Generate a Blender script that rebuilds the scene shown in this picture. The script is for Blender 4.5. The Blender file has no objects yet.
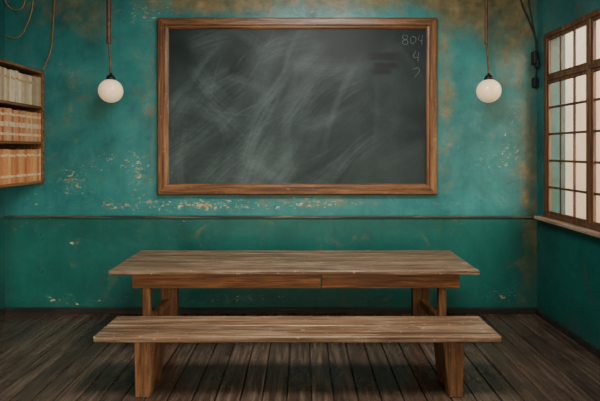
import bpy, bmesh, math, random
import numpy as np
from mathutils import Vector
random.seed(4); rng=np.random.RandomState(7)
H=1.75; D=4.83; F=450.0
S=bpy.context.scene
COL=S.collection

# ---------------- helpers ----------------
class NT:
    def __init__(s,name):
        s.m=bpy.data.materials.new(name); s.m.use_nodes=True
        s.t=s.m.node_tree; s.b=s.t.nodes['Principled BSDF']
    def n(s,typ,**kw):
        nd=s.t.nodes.new(typ)
        for k,v in kw.items(): setattr(nd,k,v)
        return nd
    def l(s,a,b): s.t.links.new(a,b)
    def setv(s,inp,v):
        if hasattr(v,'is_linked') or isinstance(v,bpy.types.NodeSocket): s.l(v,inp)
        else: inp.default_value=v
    def coord(s,scale=(1,1,1),rnd=0.0,rot=(0,0,0)):
        tc=s.n('ShaderNodeTexCoord'); mp=s.n('ShaderNodeMapping')
        mp.inputs['Scale'].default_value=scale; mp.inputs['Rotation'].default_value=rot
        src=tc.outputs['Object']
        if rnd:
            oi=s.n('ShaderNodeObjectInfo'); mu=s.n('ShaderNodeVectorMath',operation='SCALE')
            cb=s.n('ShaderNodeCombineXYZ')
            for i in range(3): s.l(oi.outputs['Random'],cb.inputs[i])
            s.l(cb.outputs[0],mu.inputs[0]); mu.inputs['Scale'].default_value=rnd
            ad=s.n('ShaderNodeVectorMath',operation='ADD'); s.l(src,ad.inputs[0]); s.l(mu.outputs[0],ad.inputs[1]); src=ad.outputs[0]
        s.l(src,mp.inputs['Vector']); return mp.outputs[0]
    def noise(s,vec,scale=5,detail=4,rough=.5,dist=0):
        nd=s.n('ShaderNodeTexNoise'); s.l(vec,nd.inputs['Vector'])
        nd.inputs['Scale'].default_value=scale; nd.inputs['Detail'].default_value=detail
        nd.inputs['Roughness'].default_value=rough; nd.inputs['Distortion'].default_value=dist
        return nd.outputs['Fac']
    def ramp(s,fac,stops):
        nd=s.n('ShaderNodeValToRGB'); s.l(fac,nd.inputs[0]); cr=nd.color_ramp
        while len(cr.elements)<len(stops): cr.elements.new(.5)
        for e,(p,c) in zip(cr.elements,stops):
            e.position=p; e.color=(c,c,c,1) if isinstance(c,(int,float)) else (*c,1)
        return nd.outputs[0]
    def mix(s,fac,a,b,mode='MIX'):
        nd=s.n('ShaderNodeMix',data_type='RGBA',blend_type=mode)
        s.setv(nd.inputs[0],fac)
        for i,v in ((6,a),(7,b)):
            if isinstance(v,tuple): nd.inputs[i].default_value=(*v,1) if len(v)==3 else v
            else: s.l(v,nd.inputs[i])
        return nd.outputs[2]
    def math(s,op,a,b=0.0,clamp=False):
        nd=s.n('ShaderNodeMath',operation=op); nd.use_clamp=clamp
        s.setv(nd.inputs[0],a); s.setv(nd.inputs[1],b); return nd.outputs[0]
    def bump(s,h,strength=.3,dist=.01):
        nd=s.n('ShaderNodeBump'); nd.inputs['Strength'].default_value=strength
        nd.inputs['Distance'].default_value=dist; s.l(h,nd.inputs['Height']); s.l(nd.outputs[0],s.b.inputs['Normal'])

def simple(name,col,rough=.5,metal=0,var=.25,emis=0):
    m=NT(name); v=m.coord((1,1,1),3)
    n=m.noise(v,14,4,.6)
    c=m.mix(m.ramp(n,[(.3,0),(.7,1)]),tuple(x*(1-var) for x in col),tuple(min(1,x*(1+var)) for x in col))
    m.l(c,m.b.inputs['Base Color']); m.b.inputs['Roughness'].default_value=rough; m.b.inputs['Metallic'].default_value=metal
    if emis:
        m.b.inputs['Emission Color'].default_value=(*col,1); m.b.inputs['Emission Strength'].default_value=emis
    return m.m

def wood(name,dark,mid,light,axis='x',rough=.45,wear=0.0,wearcol=(.5,.42,.33),bump=.25,fine=1.0,spec=.5,long=.9,cross=15):
    m=NT(name)
    def tri(a,b): return {'x':(a,b,b),'y':(b,a,b),'z':(b,b,a)}[axis]
    v=m.coord(tri(long,cross),9); v2=m.coord(tri(.6,4),5); v3=m.coord((1,1,1),3); v4=m.coord(tri(long*1.4,cross*3.2),7)
    g=m.noise(v,2.2*fine,8,.62,.6); g2=m.noise(v2,2.0,4,.5,1.0)
    gf=m.noise(v4,2.6*fine,4,.6,.3)
    c=m.ramp(g,[(.32,dark),(.5,mid),(.66,light)])
    c=m.mix(m.ramp(g2,[(.35,0),(.65,.45)]),c,dark)
    c=m.mix(m.ramp(gf,[(.48,0),(.66,.7)]),c,tuple(x*.4 for x in dark))
    if wear:
        w=m.noise(v2,3.0,6,.7,.3)
        c=m.mix(m.ramp(m.math('SUBTRACT',w,m.math('MULTIPLY',gf,.25)),[(.36,0),(.54,wear)]),c,wearcol)
        sp=m.noise(v3,26,5,.6)
        c=m.mix(m.ramp(sp,[(.64,0),(.68,wear)]),c,tuple(min(1,x*1.5) for x in wearcol))
    m.l(c,m.b.inputs['Base Color'])
    m.l(m.ramp(g,[(.3,rough+.12),(.7,rough-.08)]),m.b.inputs['Roughness'])
    m.b.inputs['Specular IOR Level'].default_value=spec
    m.bump(m.math('ADD',g,m.math('MULTIPLY',gf,-.6)),bump,.006)
    return m.m

def finish(me,name,mat,parent=None,loc=None,smooth=False):
    o=bpy.data.objects.new(name,me); COL.objects.link(o)
    if mat: me.materials.append(mat)
    if smooth:
        for p in me.polygons: p.use_smooth=True
    if loc is not None: o.location=loc
    if parent is not None:
        o.parent=parent; o.location=Vector(loc or (0,0,0))-parent.location
    return o
def empty(name,loc):
    e=bpy.data.objects.new(name,None); e.empty_display_size=.1; e.location=loc; COL.objects.link(e); return e
def box(name,x0,x1,y0,y1,z0,z1,mat,parent=None,bev=0.0,seg=2):
    bm=bmesh.new(); bmesh.ops.create_cube(bm,size=1)
    bmesh.ops.scale(bm,vec=(abs(x1-x0),abs(y1-y0),abs(z1-z0)),verts=bm.verts)
    if bev: bmesh.ops.bevel(bm,geom=bm.edges[:],offset=bev,segments=seg,affect='EDGES',profile=.5)
    me=bpy.data.meshes.new(name); bm.to_mesh(me); bm.free()
    return finish(me,name,mat,parent,((x0+x1)/2,(y0+y1)/2,(z0+z1)/2))
def boxes(name,lst,mat,parent=None,bev=0.0,cols=None,attr='col'):
    bm=bmesh.new(); cl=bm.verts.layers.float_color.new(attr) if cols else None
    for i,(x0,x1,y0,y1,z0,z1) in enumerate(lst):
        t=bmesh.new(); bmesh.ops.create_cube(t,size=1)
        bmesh.ops.scale(t,vec=(abs(x1-x0),abs(y1-y0),abs(z1-z0)),verts=t.verts)
        if bev: bmesh.ops.bevel(t,geom=t.edges[:],offset=bev,segments=1,affect='EDGES')
        bmesh.ops.translate(t,vec=((x0+x1)/2,(y0+y1)/2,(z0+z1)/2),verts=t.verts)
        mp={v:bm.verts.new(v.co) for v in t.verts}
        if cols:
            for v in mp.values(): v[cl]=(*cols[i],1)
        for f in t.faces: bm.faces.new([mp[v] for v in f.verts])
        t.free()
    me=bpy.data.meshes.new(name); bm.to_mesh(me); bm.free()
    return finish(me,name,mat,parent,(0,0,0))
def lathe(name,prof,mat,loc,parent=None,n=40):
    bm=bmesh.new(); rings=[]
    for r,z in prof:
        if r<1e-5: rings.append([bm.verts.new((0,0,z))])
        else: rings.append([bm.verts.new((r*math.cos(2*math.pi*i/n),r*math.sin(2*math.pi*i/n),z)) for i in range(n)])
    for a,b in zip(rings,rings[1:]):
        for i in range(n):
            j=(i+1)%n
            if len(a)==1 and len(b)==1: continue
            if len(a)==1: bm.faces.new((a[0],b[i],b[j]))
            elif len(b)==1: bm.faces.new((a[i],b[0],a[j]))
            else: bm.faces.new((a[i],b[i],b[j],a[j]))
    bmesh.ops.recalc_face_normals(bm,faces=bm.faces)
    me=bpy.data.meshes.new(name); bm.to_mesh(me); bm.free()
    return finish(me,name,mat,loc=loc,parent=parent,smooth=True)
def cable(name,pts,r,mat,parent=None):
    cu=bpy.data.curves.new(name,'CURVE'); cu.dimensions='3D'; cu.bevel_depth=r; cu.bevel_resolution=3; cu.use_fill_caps=True
    sp=cu.splines.new('BEZIER'); sp.bezier_points.add(len(pts)-1)
    for p,c in zip(sp.bezier_points,pts):
        p.co=c; p.handle_left_type=p.handle_right_type='AUTO'
    o=bpy.data.objects.new(name,cu); COL.objects.link(o); cu.materials.append(mat)
    if parent: o.parent=parent; o.location=-parent.location
    return o

# wall-plane helpers (metres on the rear wall)
WX=lambda px:(px-302)/93.17
WZ=lambda py:H-(py-150)/93.17

# ---------------- materials ----------------
def wall_mat(name,base=1.0,attr=True):
    m=NT(name); v=m.coord((1,1,1))
    big=m.noise(v,.9,5,.6,.4); med=m.noise(v,4.5,6,.65,.5)
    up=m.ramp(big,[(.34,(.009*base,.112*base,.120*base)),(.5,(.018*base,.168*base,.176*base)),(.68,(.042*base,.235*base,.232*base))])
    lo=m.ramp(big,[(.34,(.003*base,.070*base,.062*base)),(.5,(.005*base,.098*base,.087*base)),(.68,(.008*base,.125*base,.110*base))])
    sx=m.n('ShaderNodeSeparateXYZ'); tc=m.n('ShaderNodeTexCoord'); m.l(tc.outputs['Object'],sx.inputs[0])
    z=sx.outputs['Z']
    isup=m.math('GREATER_THAN',z,1.035)
    c=m.mix(isup,lo,up)
    k=m.math('ADD',m.math('MULTIPLY',isup,.65),.35)
    c=m.mix(m.math('MULTIPLY',m.ramp(med,[(.47,0),(.75,.38)]),k),c,(.065*base,.27*base,.25*base))
    c=m.mix(m.math('MULTIPLY',m.ramp(med,[(.25,.5),(.44,0)]),k),c,(.004,.06,.058))
    # vertical drip streaks
    vs=m.coord((6,6,.5)); dr=m.noise(vs,1.6,5,.6)
    c=m.mix(m.ramp(dr,[(.52,0),(.75,.28)]),c,(.004,.07,.066))
    if attr:
        at=m.n('ShaderNodeAttribute',attribute_name='mask'); sp=m.n('ShaderNodeSeparateColor'); m.l(at.outputs['Color'],sp.inputs[0])
        R,G,B=sp.outputs
        on=m.noise(v,3.6,8,.72,.8)
        of=m.ramp(m.math('ADD',m.math('MULTIPLY',R,.42),on),[(.57,0),(.93,.8)])
        oc=m.ramp(m.noise(v,7,5,.6),[(.35,(.10,.085,.040)),(.55,(.23,.155,.055)),(.7,(.33,.26,.13))])
        c=m.mix(of,c,oc)
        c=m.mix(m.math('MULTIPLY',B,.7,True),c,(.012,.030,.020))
        vc=m.coord((1,1,1.5)); cn=m.noise(vc,18,7,.70,.5)
        ca=m.math('ADD',m.math('MULTIPLY',G,.222),cn)
        cf=m.ramp(ca,[(.735,0),(.765,.9)])
        cc=m.ramp(m.noise(v,9,3,.5),[(.42,(.44,.25,.09)),(.6,(.56,.49,.34))])
        c=m.mix(cf,c,cc)
        # pale scuffs
        sn=m.noise(m.coord((1,1,2.4)),7,8,.75,1.2)
        c=m.mix(m.ramp(m.math('ADD',m.math('MULTIPLY',G,.15),sn),[(.64,0),(.76,.5)]),c,(.15,.31,.26))
    else:
        ca=med
        bn_=m.noise(m.coord((1,1,.6)),2.2,6,.7,.6)
        c=m.mix(m.ramp(bn_,[(.5,0),(.72,.6)]),c,(.05,.05,.025))
    # small flecks
    fl=m.noise(v,34,4,.55); c=m.mix(m.ramp(fl,[(.70,0),(.73,.5)]),c,(.22,.36,.28))
    m.l(c,m.b.inputs['Base Color'])
    m.l(m.ramp(med,[(.3,.44),(.7,.26)]),m.b.inputs['Roughness'])
    m.b.inputs['Specular IOR Level'].default_value=.45
    m.bump(m.math('ADD',m.math('MULTIPLY',big,1.5),m.math('MULTIPLY',med,.6)),.35,.02)
    return m.m
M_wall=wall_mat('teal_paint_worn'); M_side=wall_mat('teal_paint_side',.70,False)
M_ceil=simple('ceiling_plaster',(.42,.45,.38),.8)
M_frame=wood('board_frame_wood',(.050,.019,.007),(.155,.066,.025),(.27,.132,.053),'x',.36,.2,(.42,.25,.12))
M_framez=wood('board_frame_wood_v',(.050,.019,.007),(.155,.066,.025),(.27,.132,.053),'z',.36,.2,(.42,.25,.12))
M_top=wood('weathered_top_wood',(.055,.028,.015),(.185,.107,.062),(.35,.232,.150),'x',.32,.42,(.46,.345,.245),long=.5,cross=16,bump=.3)
M_apron=wood('apron_wood',(.065,.022,.007),(.22,.085,.028),(.36,.165,.058),'x',.36)
M_leg=wood('leg_wood',(.05,.020,.008),(.165,.070,.026),(.29,.14,.056),'z',.42,.2,(.37,.23,.13))
M_win=wood('window_wood',(.045,.017,.008),(.125,.054,.024),(.23,.115,.052),'z',.5)
M_shelf=wood('shelf_wood',(.07,.030,.012),(.19,.092,.038),(.32,.175,.08),'y',.5)
M_trim=wood('dado_trim_wood',(.01,.025,.02),(.03,.055,.042),(.20,.15,.11),'x',.5)
M_base=wood('baseboard_wood',(.006,.008,.007),(.016,.018,.015),(.05,.045,.035),'x',.5)
M_sill=wood('sill_wood',(.14,.075,.05),(.32,.20,.145),(.48,.35,.27),'y',.42,.3)
M_rust=simple('rusty_metal',(.10,.052,.028),.6,.3,.6)
M_black=simple('black_metal',(.012,.012,.012),.45,.3)
M_yel=simple('yellow_cable',(.30,.21,.07),.5)
M_cord=simple('orange_cord',(.25,.12,.04),.6)

# ---------------- rear wall with masks ----------------
def grid(name,x0,x1,z0,z1,nx,nz,y,mat,fn,attr):
    xs=np.linspace(x0,x1,nx); zs=np.linspace(z0,z1,nz)
    X,Z=np.meshgrid(xs,zs); V=np.stack([X.ravel(),np.full(X.size,y),Z.ravel()],1)
    i=np.arange((nz-1)*(nx-1)); r=i//(nx-1); c=i%(nx-1); a=r*nx+c
    Fc=np.stack([a,a+1,a+nx+1,a+nx],1)
    me=bpy.data.meshes.new(name); me.from_pydata(V.tolist(),[],Fc.tolist())
    at=me.attributes.new(attr,'FLOAT_COLOR','POINT')
    C=fn(X,Z).reshape(-1,4).astype(np.float32); at.data.foreach_set('color',C.ravel())
    me.materials.append(mat); return me
def wall_mask(X,Z):
    def g(lst):
        A=np.zeros_like(X)
        for px,py,sx,sy,w in lst:
            A+=w*np.exp(-((X-WX(px))/(sx/93.17))**2-((Z-WZ(py))/(sy/93.17))**2)
        return np.clip(A,0,1.15)
    R=g([(320,0,190,12,.95),(480,12,45,26,.9),(515,40,22,50,.7),(210,6,40,12,.55),(60,12,50,18,.4),(95,30,22,18,.4),(446,75,9,95,.6),(150,110,9,95,.4),(528,150,10,80,.65),(330,202,60,7,.5),(60,110,20,30,.25),(535,235,12,60,.6)])
    G=g([(150,205,75,11,.62),(110,206,18,5,.45),(250,205,75,9,.6),(330,202,50,8,.65),(205,206,14,4,.4),(72,180,20,22,.8),(140,172,14,24,.75),(112,160,28,18,.6),(450,205,40,8,.5),(300,10,160,10,.5),(490,160,34,24,.55),(180,222,90,4,.5),(75,243,12,6,.75),(245,298,130,8,.62),(500,295,30,12,.65),(60,300,50,8,.6),(140,15,40,15,.6),(515,120,16,60,.5),(70,70,30,30,.5),(30,225,30,10,.5),(30,200,25,12,.5)])
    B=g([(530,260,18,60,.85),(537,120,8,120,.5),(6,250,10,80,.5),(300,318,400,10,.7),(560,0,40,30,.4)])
    return np.stack([R,G,B,np.ones_like(R)],-1)
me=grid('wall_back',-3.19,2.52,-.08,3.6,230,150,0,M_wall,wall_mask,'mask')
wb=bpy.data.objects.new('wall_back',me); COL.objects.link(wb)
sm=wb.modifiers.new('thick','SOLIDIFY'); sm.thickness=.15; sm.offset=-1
YF=-7.2
boxes('wall_left',[(-3.34,-3.19,YF,.15,-.08,3.6)],M_side)
WS=1.06; WT=2.95
W=[(-2.98,-.15),(-6.4,-3.4)]
xr0,xr1=2.52,2.74
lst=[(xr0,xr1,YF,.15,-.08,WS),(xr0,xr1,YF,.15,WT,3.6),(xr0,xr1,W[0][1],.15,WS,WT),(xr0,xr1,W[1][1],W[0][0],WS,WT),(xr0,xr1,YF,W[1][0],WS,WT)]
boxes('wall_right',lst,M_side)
box('ceiling',-3.34,2.74,YF,.15,3.6,3.7,M_ceil)

# ---------------- floor ----------------
def floor_mat():
    m=NT('floor_planks_dark'); at=m.n('ShaderNodeAttribute',attribute_name='col')
    v=m.coord((12,1.0,1)); vb=m.coord((1,1,1))
    ad=m.n('ShaderNodeVectorMath',operation='ADD'); sc=m.n('ShaderNodeVectorMath',operation='SCALE')
    m.l(at.outputs['Color'],sc.inputs[0]); sc.inputs['Scale'].default_value=37; m.l(v,ad.inputs[0]); m.l(sc.outputs[0],ad.inputs[1])
    g=m.noise(ad.outputs[0],2.4,8,.65,.5); b=m.noise(vb,1.5,5,.6)
    c=m.ramp(g,[(.30,(.020,.011,.008)),(.5,(.075,.048,.035)),(.7,(.19,.135,.102))])
    sp=m.n('ShaderNodeSeparateColor'); m.l(at.outputs['Color'],sp.inputs[0])
    c=m.mix(m.math('MULTIPLY',sp.outputs[0],.6),c,(.020,.012,.009))
    c=m.mix(m.ramp(b,[(.45,0),(.7,.4)]),c,(.13,.090,.067))
    fn=m.noise(vb,40,5,.6); c=m.mix(m.ramp(fn,[(.64,0),(.72,.4)]),c,(.24,.185,.145))
    m.l(c,m.b.inputs['Base Color'])
    m.l(m.ramp(b,[(.35,.36),(.65,.16)]),m.b.inputs['Roughness']); m.b.inputs['Specular IOR Level'].default_value=.65
    m.bump(g,.4,.006); return m.m
pl=[];pc=[]; x=-3.19
while x<2.52:
    w=.165+random.uniform(-.012,.012); x1=min(x+w,2.52)
    for (y,y1) in ((YF,-3.6-random.uniform(0,1.2)),(None,0)):
        if y is None: y=pl[-1][3]+.002
        dz=random.uniform(-.003,.0)
        pl.append((x+.005,x1-.005,y+.001,y1-.001,-.04,dz)); pc.append((random.random(),random.random(),random.random()))
    x=x1
pl.append((-3.19,2.52,YF,0,-.08,-.03)); pc.append((1,1,1))
boxes('floor',pl,floor_mat(),bev=.003,cols=pc)

# trims
box('trim_1',-3.19,2.52,-.022,0,1.022,1.048,M_trim,bev=.006)
box('baseboard_back',-3.19,2.52,-.025,0,-.002,.06,M_base,bev=.004)
box('baseboard_right',2.495,2.52,YF,-.03,-.002,.06,M_base,bev=.004)
box('baseboard_left',-3.19,-3.165,YF,-.03,-.002,.06,M_base,bev=.004)

# ---------------- windows ----------------
def glass():
    m=NT('window_glass'); t=m.t
    tr=m.n('ShaderNodeBsdfTransparent'); tr.inputs[0].default_value=(.97,.95,.91,1)
    gl=m.n('ShaderNodeBsdfGlossy'); gl.inputs['Roughness'].default_value=.05
    fr=m.n('ShaderNodeFresnel'); mx=m.n('ShaderNodeMixShader'); nz=m.noise(m.coord(),3); 
    m.l(m.math('MULTIPLY',fr.outputs[0],m.ramp(nz,[(.3,.25),(.7,.4)])),mx.inputs[0]); m.l(tr.outputs[0],mx.inputs[1]); m.l(gl.outputs[0],mx.inputs[2])
    m.l(mx.outputs[0],t.nodes['Material Output'].inputs[0]); return m.m
M_glass=glass()
for wi,(y0,y1) in enumerate(W):
    e=empty('window_%d'%(wi+1),(2.56,(y0+y1)/2,WS))
    a,b=2.512,2.56
    fr=[(a,b,y0,y1,WT-.05,WT),(a,b,y0,y1,WS,WS+.04),(a,b,y1-.05,y1,WS+.04,WT-.05),(a,b,y0,y0+.05,WS+.04,WT-.05),
        (a,b,y0+.05,y1-.05,2.455,2.50)]
    ns=4; w=(y1-y0-.10)/ns; mun=[]; 
    for k in range(1,ns):
        yy=y0+.05+k*w; fr.append((a,b-.005,yy-.022,yy+.022,WS+.04,WT-.05))
    for k in range(ns):
        s0=y0+.05+k*w+.022; s1=y0+.05+(k+1)*w-.022
        if k==0: s0-=.022
        if k==ns-1: s1+=.022
        for (z0,z1,rows,cols) in ((WS+.04,2.455,5,3),(2.50,WT-.05,1,3)):
            p,q=2.522,2.550; t=.028
            mun+= [(p,q,s0,s1,z0,z0+t),(p,q,s0,s1,z1-t,z1),(p,q,s0,s0+t,z0+t,z1-t),(p,q,s1-t,s1,z0+t,z1-t)]
            for r in range(1,rows):
                zz=z0+(z1-z0)*r/rows; mun.append((p+.006,q-.006,s0+t,s1-t,zz-.011,zz+.011))
            for c in range(1,cols):
                yy=s0+(s1-s0)*c/cols; mun.append((p+.008,q-.004,yy-.011,yy+.011,z0+t,z1-t))
    boxes('frame',fr,M_win,e,.004); boxes('sashes_and_muntins',mun,M_win,e,.002)
    boxes('glass',[(2.535,2.538,y0+.06,y1-.06,WS+.05,WT-.06)],M_glass,e)
    box('trim_%d'%(wi+2),2.44,2.56,y0-.04,min(y1+.06,-.03),WS-.035,WS,M_sill,bev=.008)

# ---------------- chalkboard ----------------
bx0,bx1=-1.535,1.435; bz0,bz1=1.275,3.155
cb=empty('chalkboard',((bx0+bx1)/2,-.03,(bz0+bz1)/2))
fw=.115
def chalk(X,Z):
    I=np.zeros_like(X); hw=(bx1-bx0)/2; hh=(bz1-bz0)/2
    for _ in range(85):
        px=rng.uniform(175,420); py=rng.uniform(45,180)
        if rng.rand()<.5: px=rng.normal(262,60); py=rng.normal(105,40)
        a_s=.4 if px>355 else 1
        cx=WX(px)-cbx; cz=WZ(py)-cbz
        ang=rng.choice([rng.normal(.75,.25),rng.normal(-.6,.4),rng.normal(1.35,.2)],p=[.65,.17,.18])
        R=rng.uniform(.8,3.0)*rng.choice([-1,1]); L=rng.uniform(.15,.5); w=rng.uniform(.025,.14)
        nx,nz=-math.sin(ang),math.cos(ang)
        ox,oz=cx+nx*R,cz+nz*R
        dx,dz=X-ox,Z-oz; rr=np.hypot(dx,dz)-abs(R)
        th=np.arctan2(dz,dx)-math.atan2(cz-oz,cx-ox); th=(th+np.pi)%(2*np.pi)-np.pi
        s=th*abs(R)/L
        st=rng.rand(22); u=(rr/w+1)/2*21; st=np.interp(np.clip(u,0,21),np.arange(22),st)
        sgn=1 if rng.rand()<.8 else -.6
        I+=sgn*a_s*rng.uniform(.05,.18)*np.exp(-(rr/w)**4)*np.exp(-np.abs(s)**4)*(0.35+.9*st)
    for _ in range(16):
        px=rng.normal(255,55); py=rng.normal(100,32)
        cx=WX(px)-cbx; cz=WZ(py)-cbz; ang=rng.normal(.75,.4); R=rng.uniform(.4,1.6)*rng.choice([-1,1]); L=rng.uniform(.08,.25)
        nx,nz=-math.sin(ang),math.cos(ang); ox,oz=cx+nx*R,cz+nz*R
        dx,dz=X-ox,Z-oz; rr=np.hypot(dx,dz)-abs(R); th=np.arctan2(dz,dx)-math.atan2(cz-oz,cx-ox); th=(th+np.pi)%(2*np.pi)-np.pi
        I+=rng.uniform(.06,.18)*np.exp(-(rr/.008)**2)*np.exp(-np.abs(th*abs(R)/L)**2)
    haze=.10*np.exp(-((X+.6)/.9)**2-((Z+.1)/.6)**2)+.20*np.exp(-((Z+hh-.15)/.35)**2)*np.exp(-((X+.1)/1.4)**2)+.10*np.exp(-((X+hw-.2)/.2)**2)*np.exp(-((Z-.05)/.35)**2)
    I=np.clip(I+haze,0,1)
    dk=np.zeros_like(X)
    for (px,py,sx,sy) in ((382,57,14,4),(385,66,12,3),(381,72,10,3)):
        dk+=np.exp(-((X-(WX(px)-cbx))/(sx/93))**6-((Z-(WZ(py)-cbz))/(sy/93))**6)
    I=I*(1-.8*np.clip(dk,0,1)); 
    return np.stack([np.clip(I,0,1),np.clip(dk,0,1),I*0,np.ones_like(I)],-1)
cbx,cbz=cb.location.x,cb.location.z
def board_mat():
    m=NT('slate_board'); at=m.n('ShaderNodeAttribute',attribute_name='chalk'); sp=m.n('ShaderNodeSeparateColor'); m.l(at.outputs['Color'],sp.inputs[0])
    v=m.coord(); b=m.noise(v,1.6,6,.65,.6); f=m.noise(m.coord((1,1,3),rot=(0,.7,0)),9,7,.75)
    c=m.ramp(b,[(.3,(.007,.015,.017)),(.7,(.014,.027,.029))])
    ch=m.math('MULTIPLY',sp.outputs[0],m.ramp(f,[(.3,.6),(.7,1.15)]))
    ch=m.math('ADD',ch,m.ramp(b,[(.45,0),(.75,.05)]))
    c=m.mix(m.math('MULTIPLY',ch,.38,True),c,(.32,.44,.45))
    c=m.mix(m.math('MULTIPLY',sp.outputs[1],.7),c,(.004,.007,.007))
    m.l(c,m.b.inputs['Base Color']); m.b.inputs['Roughness'].default_value=.5; m.b.inputs['Specular IOR Level'].default_value=.22
    m.bump(f,.08,.003); return m.m
hw=(bx1-bx0)/2-fw+.02; hh=(bz1-bz0)/2-fw+.02
me=grid('slate',-hw,hw,-hh,hh,520,330,0,board_mat(),chalk,'chalk')
so=finish(me,'slate',None,cb,(cb.location.x,-.03,cb.location.z))
box('backing',bx0+.05,bx1-.05,-.028,-.002,bz0+.05,bz1-.05,M_frame,cb)
def miter(name,side,mat):
    bm=bmesh.new()
    prof=[(0,0),(0,-.050),(.012,-.062),(.075,-.062),(.085,-.050),(fw-.012,-.046),(fw,-.036),(fw,0)]
    X0,X1,Z0,Z1=bx0,bx1,bz0,bz1; R=[]
    for end in (0,1):
        ring=[]
        for i,y in prof:
            if side=='t': p=((X0+i) if end==0 else (X1-i),y,Z1-i)
            if side=='b': p=((X0+i) if end==0 else (X1-i),y,Z0+i)
            if side=='l': p=(X0+i,y,(Z0+i) if end==0 else (Z1-i))
            if side=='r': p=(X1-i,y,(Z0+i) if end==0 else (Z1-i))
            ring.append(bm.verts.new(p))
        R.append(ring)
    n=len(prof)
    for i in range(n): bm.faces.new((R[0][i],R[0][(i+1)%n],R[1][(i+1)%n],R[1][i]))
    bm.faces.new(R[0]); bm.faces.new(R[1][::-1]); bmesh.ops.recalc_face_normals(bm,faces=bm.faces)
    me=bpy.data.meshes.new(name); bm.to_mesh(me); bm.free(); return finish(me,name,mat,cb,(0,-.003,0))
for s,mt in (('t',M_frame),('b',M_frame),('l',M_framez),('r',M_framez)): miter('frame_'+{'t':'top','b':'bottom','l':'left','r':'right'}[s],s,mt)
M_chalk=simple('chalk_line',(.11,.155,.155),.9)
def stroke(name,pp,r=.003):
    cable(name,[(WX(a),-.035,WZ(b)) for a,b in pp],r,M_chalk,cb)
stroke('digit_8',[(407,37),(403,36),(402,39),(406,41),(407,44),(403,45),(402,42),(406,40),(407,37)])
stroke('digit_0',[(412,37),(410,40),(411,44),(414,43),(415,39),(412,37)])
stroke('digit_4',[(419,36),(418,41),(422,41)]); stroke('digit_4_stem',[(422,36),(421,41),(421,46)])
stroke('digit_1',[(415,52),(413,58),(417,58)],.003); stroke('digit_1_stem',[(418,53),(417,62)],.003)
stroke('digit_7',[(412,70),(418,69),(414,78)],.003)

# ---------------- table ----------------
ty1=-.34; ty0=-1.11; tx0,tx1=-1.605,1.475; tz=.75
tb=empty('wooden_table',(-.06,-.7,0))
n=5; d=(ty1-ty0)/n
for i in range(n):
    o=box('top_plank_%d'%(i+1),tx0+random.uniform(-.004,.004),tx1+random.uniform(-.004,.004),ty0+i*d+.002,ty0+(i+1)*d-.002,tz-.034,tz,M_top,tb,.006,3)
ax0,ax1=-1.43,1.33; ay0=-1.04; ay1=-.42
zA=tz-.165; zB=tz-.034
mid=.16
box('apron_front_left',ax0,mid-.004,ay0,ay0+.03,zA,zB,M_apron,tb,.004)
box('apron_front_right',mid+.004,ax1,ay0,ay0+.03,zA,zB,M_apron,tb,.004)
box('apron_back',ax0,ax1,ay1-.03,ay1,zA,zB,M_apron,tb,.004)
box('apron_side_left',ax0,ax0+.03,ay0+.03,ay1-.03,zA,zB,M_apron,tb,.003)
box('apron_side_right',ax1-.03,ax1,ay0+.03,ay1-.03,zA,zB,M_apron,tb,.003)
for nm,lx in (('left',-1.325),('right',1.195)):
    sg=-1 if lx<0 else 1
    box('leg_front_'+nm,lx-.032,lx+.032,ay0+.032,ay0+.10,0,zB,M_leg,tb,.005)
    c=lx-sg*.10
    box('leg_back_'+nm,c-.075,c+.075,-.70,-.62,0,zB,M_leg,tb,.006)
    bm=bmesh.new(); A=Vector((lx,ay0+.09,.27)); Bp=Vector((c,-.66,.36)); w_=.026; h_=.034; vs=[]
    for P in (A,Bp):
        for dx,dz in ((-w_,-h_),(w_,-h_),(w_,h_),(-w_,h_)): vs.append(bm.verts.new((P.x+dx,P.y,P.z+dz)))
    for q in ((0,1,5,4),(1,2,6,5),(2,3,7,6),(3,0,4,7),(3,2,1,0),(4,5,6,7)): bm.faces.new([vs[i] for i in q])
    bmesh.ops.recalc_face_normals(bm,faces=bm.faces); bmesh.ops.bevel(bm,geom=bm.edges[:],offset=.004,segments=2,affect='EDGES')
    me=bpy.data.meshes.new('brace_'+nm); bm.to_mesh(me); bm.free(); finish(me,'side_brace_'+nm,M_leg,tb,(0,0,0))
box('crossbeam',ax0+.03,ax1-.03,-.68,-.64,zA+.03,zB-.005,M_apron,tb,.003)

# ---------------- bench ----------------
bn=empty('wooden_bench',(-.02,-1.5,0))
by0=-1.70; by1=-1.30; sx0,sx1=-1.455,1.39; sz=.45
n=2; d=(by1-by0)/n
for i in range(n):
    box('seat_plank_%d'%(i+1),sx0+.006*i,sx1-.004*i,by0+i*d+.002,by0+(i+1)*d-.002,sz-.042,sz,M_top,bn,.006,3)
def benchleg(name,cx,sg):
    ya,yb=-1.655,-1.36; zt=sz-.042
    prof=[(ya,zt),(ya+.005,0),(ya+.09,0),((ya+yb)/2,.11),(yb-.09,0),(yb-.005,0),(yb,zt)]
    bm=bmesh.new(); R=[]
    for s in (-1,1):
        ring=[]
        for y,z in prof:
            t=z/zt; half=.048+.028*t
            ring.append(bm.verts.new((cx+s*half-sg*.02*t,y,z)))
        R.append(ring)
    n=len(prof)
    for i in range(n): bm.faces.new((R[0][i],R[0][(i+1)%n],R[1][(i+1)%n],R[1][i]))
    bm.faces.new(R[0]); bm.faces.new(R[1][::-1]); bmesh.ops.recalc_face_normals(bm,faces=bm.faces)
    bmesh.ops.bevel(bm,geom=bm.edges[:],offset=.005,segments=2,affect='EDGES')
    me=bpy.data.meshes.new(name); bm.to_mesh(me); bm.free(); finish(me,name,M_leg,bn,(0,0,0))
benchleg('leg_left',-1.13,-1); benchleg('leg_right',1.09,1)
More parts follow.
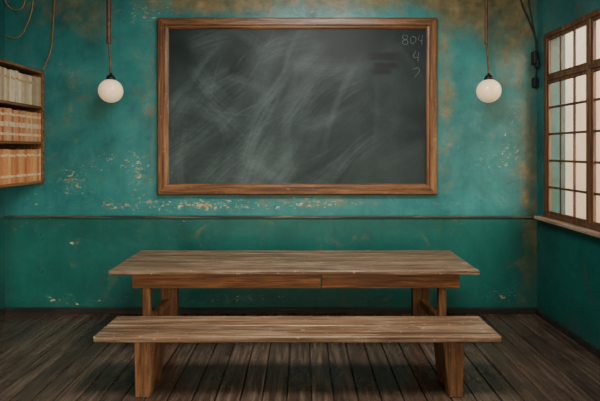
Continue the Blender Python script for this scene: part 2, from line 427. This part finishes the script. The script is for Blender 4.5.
box('under_rail',-1.06,1.02,-1.53,-1.49,sz-.10,sz-.042,M_leg,bn,.003)

# ---------------- bookshelf ----------------
bs=empty('wall_bookshelf',(-2.97,-.8,1.4))
fx=-2.765; bxk=-3.188; sy0,sy1=-1.75,-.004; z0,z1=1.40,2.59
for nm,z in (('bottom_board',z0),('shelf_lower',1.81),('shelf_upper',2.185),('top_board',z1-.028)):
    box(nm,bxk+.012,fx,sy0+.03,sy1-.03,z,z+.028,M_shelf,bs,.003)
box('end_panel_far',bxk,fx+.004,sy1-.03,sy1,z0-.01,z1+.005,M_shelf,bs,.003)
box('end_panel_near',bxk,fx+.004,sy0,sy0+.03,z0-.01,z1+.005,M_shelf,bs,.003)
box('back_panel',bxk,bxk+.012,sy0+.03,sy1-.03,z0,z1,M_shelf,bs)
def book_mat():
    m=NT('book_cloth'); at=m.n('ShaderNodeAttribute',attribute_name='col'); n=m.noise(m.coord(),22,4,.6)
    c=m.mix(m.ramp(n,[(.35,.0),(.7,.25)]),at.outputs['Color'],(.12,.07,.04),'MIX'); m.l(c,m.b.inputs['Base Color']); m.b.inputs['Roughness'].default_value=.65; return m.m
bl=[];bc=[]
pal=[[(.52,.44,.29),(.60,.53,.38),(.42,.35,.23)],[(.46,.20,.09),(.52,.31,.16),(.36,.13,.06)],[(.50,.22,.08),(.56,.31,.13),(.42,.16,.06)]]
for row,(zb,hgt,th) in enumerate(((2.213,.31,.040),(1.838,.31,.034),(1.428,.33,.034))):
    y=sy1-.036
    while y-th>sy0+.04:
        t=th*random.uniform(.85,1.2); hh_=hgt*random.uniform(.95,1.0); c=random.choice(pal[row]); k=random.uniform(.75,1.15)
        xf=fx-.012-random.uniform(0,.010)
        bl.append((xf-.22,xf,y-t+.003,y,zb,zb+hh_)); bc.append(tuple(v*k for v in c))
        for fz in ((.18,.8) if row else (.72,)):
            bl.append((xf-.01,xf+.0012,y-t+.0045,y-.0015,zb+hh_*fz,zb+hh_*fz+.022)); bc.append((.62,.50,.32) if row else (.4,.28,.16))
        if row==1: bl.append((xf-.01,xf+.0012,y-t+.0045,y-.0015,zb+hh_*.45,zb+hh_*.6)); bc.append((.56,.46,.32))
        y-=t
boxes('row_of_books',bl,book_mat(),bs,.0008,bc)

# ---------------- pendant lamps ----------------
def globe():
    m=NT('opal_glass'); n=m.noise(m.coord(),5,3); c=m.ramp(n,[(.3,(.84,.66,.43)),(.7,(.92,.76,.53))])
    m.l(c,m.b.inputs['Base Color']); m.b.inputs['Roughness'].default_value=.18
    m.b.inputs['Emission Color'].default_value=(1,.72,.42,1); m.b.inputs['Emission Strength'].default_value=.4; return m.m
M_globe=globe()
for k,(gx,rx) in enumerate(((-1.925,-1.945),(1.88,1.855))):
    e=empty('pendant_lamp' if k==0 else 'pendant_lamp.001',(gx,-.3,2.345))
    r=.118; prof=[(0,-r)]+[(r*math.sin(a),-r*math.cos(a)) for a in np.linspace(.12,math.pi-.28,30)]+[(.034,r+.004),(0,r+.004)]
    lathe('globe',prof,M_globe,(gx,-.3,2.345),e)
    lathe('socket_cap',[(0,.175),(.012,.175),(.016,.16),(.034,.15),(.044,.125),(.046,.108),(.0,.108)],M_black,(gx,-.3,2.345),e)
    cable('cord',[(gx,-.3,2.51),(gx-.005,-.3,2.62),(rx+.004,-.3,2.80),(rx,-.3,3.0)],.010,M_rust,e)
    cable('stem',[(rx,-.3,2.82),(rx,-.3,3.2),(rx,-.3,3.575)],.022 if k==0 else .015,M_rust,e)
    lathe('ceiling_canopy',[(0,-.04),(.03,-.04),(.06,-.015),(.065,0),(0,0)],M_rust,(rx,-.3,3.6),e)

# ---------------- cables ----------------
def wp(px,py,y=-.012): return (WX(px),y,WZ(py))
cable('electrical_cable',[wp(6,-15),wp(8,5),wp(20,10),wp(26,0),wp(27,-18)],.006,M_yel)
cable('electrical_cable.001',[wp(56,-20),wp(54,20),wp(51,52),wp(44,70,-.02)],.007,M_cord)
cable('electrical_cable.002',[wp(6,36),wp(18,38),wp(28,24),wp(34,0),wp(34,-20)],.005,M_yel)
cable('electrical_cable.003',[wp(518,-20),wp(521,3),wp(529,22),wp(535,40),wp(535,52,-.03)],.009,M_black)
cable('electrical_cable.004',[wp(529,-20),wp(528,0),wp(531,18),wp(534,34),wp(536,52,-.03)],.006,M_black)
js=empty('wall_switch',(2.48,-.05,2.55))
box('body',2.455,2.50,-.075,-.002,2.66,2.80,M_black,js,.008)
box('lever',2.468,2.488,-.11,-.06,2.62,2.70,M_black,js,.005)
box('lower_box',2.462,2.505,-.06,-.002,2.42,2.52,M_black,js,.006)
cable('link_cable',[(2.48,-.03,2.68),(2.49,-.04,2.58),(2.485,-.03,2.50)],.008,M_black,js)

# ---------------- light ----------------
w=bpy.data.worlds.new('World'); S.world=w; w.use_nodes=True; nt=w.node_tree
bg=nt.nodes['Background']; tc=nt.nodes.new('ShaderNodeTexCoord'); sp=nt.nodes.new('ShaderNodeSeparateXYZ'); cr=nt.nodes.new('ShaderNodeValToRGB')
nt.links.new(tc.outputs['Generated'],sp.inputs[0]); ma=nt.nodes.new('ShaderNodeMath'); ma.operation='MULTIPLY_ADD'; ma.inputs[1].default_value=.5; ma.inputs[2].default_value=.5
nt.links.new(sp.outputs['Z'],ma.inputs[0]); nt.links.new(ma.outputs[0],cr.inputs[0])
cr.color_ramp.elements[0].position=.3; cr.color_ramp.elements[0].color=(.42,.27,.17,1)
cr.color_ramp.elements[1].position=.62; cr.color_ramp.elements[1].color=(1,.84,.62,1)
e=cr.color_ramp.elements.new(.48); e.color=(.80,.56,.37,1)
nt.links.new(cr.outputs[0],bg.inputs[0]); bg.inputs[1].default_value=2.1

def light(name,typ,loc,target,energy,col,**kw):
    ld=bpy.data.lights.new(name,typ); ld.energy=energy; ld.color=col
    for k,v in kw.items(): setattr(ld,k,v)
    o=bpy.data.objects.new(name,ld); COL.objects.link(o); o.location=loc
    o.rotation_euler=(Vector(target)-Vector(loc)).to_track_quat('-Z','Y').to_euler(); return o
light('sun','SUN',(8,-7,5.5),(0,0,0.6),7.5,(1,.90,.76),angle=math.radians(60))
light('overhead_fill','AREA',(.2,-2.4,3.5),(0,-1.2,0),145,(1,.95,.86),shape='RECTANGLE',size=1.6,size_y=.8)  # unseen area light added below the ceiling to brighten the room, no fixture modelled

cam=bpy.data.cameras.new('camera'); co=bpy.data.objects.new('camera',cam); COL.objects.link(co)
co.location=(0,-D,H); co.rotation_euler=(math.pi/2,0,0); cam.sensor_width=36; cam.lens=27
cam.shift_x=-2/600; cam.shift_y=-50.5/600; cam.clip_start=.05
S.camera=co
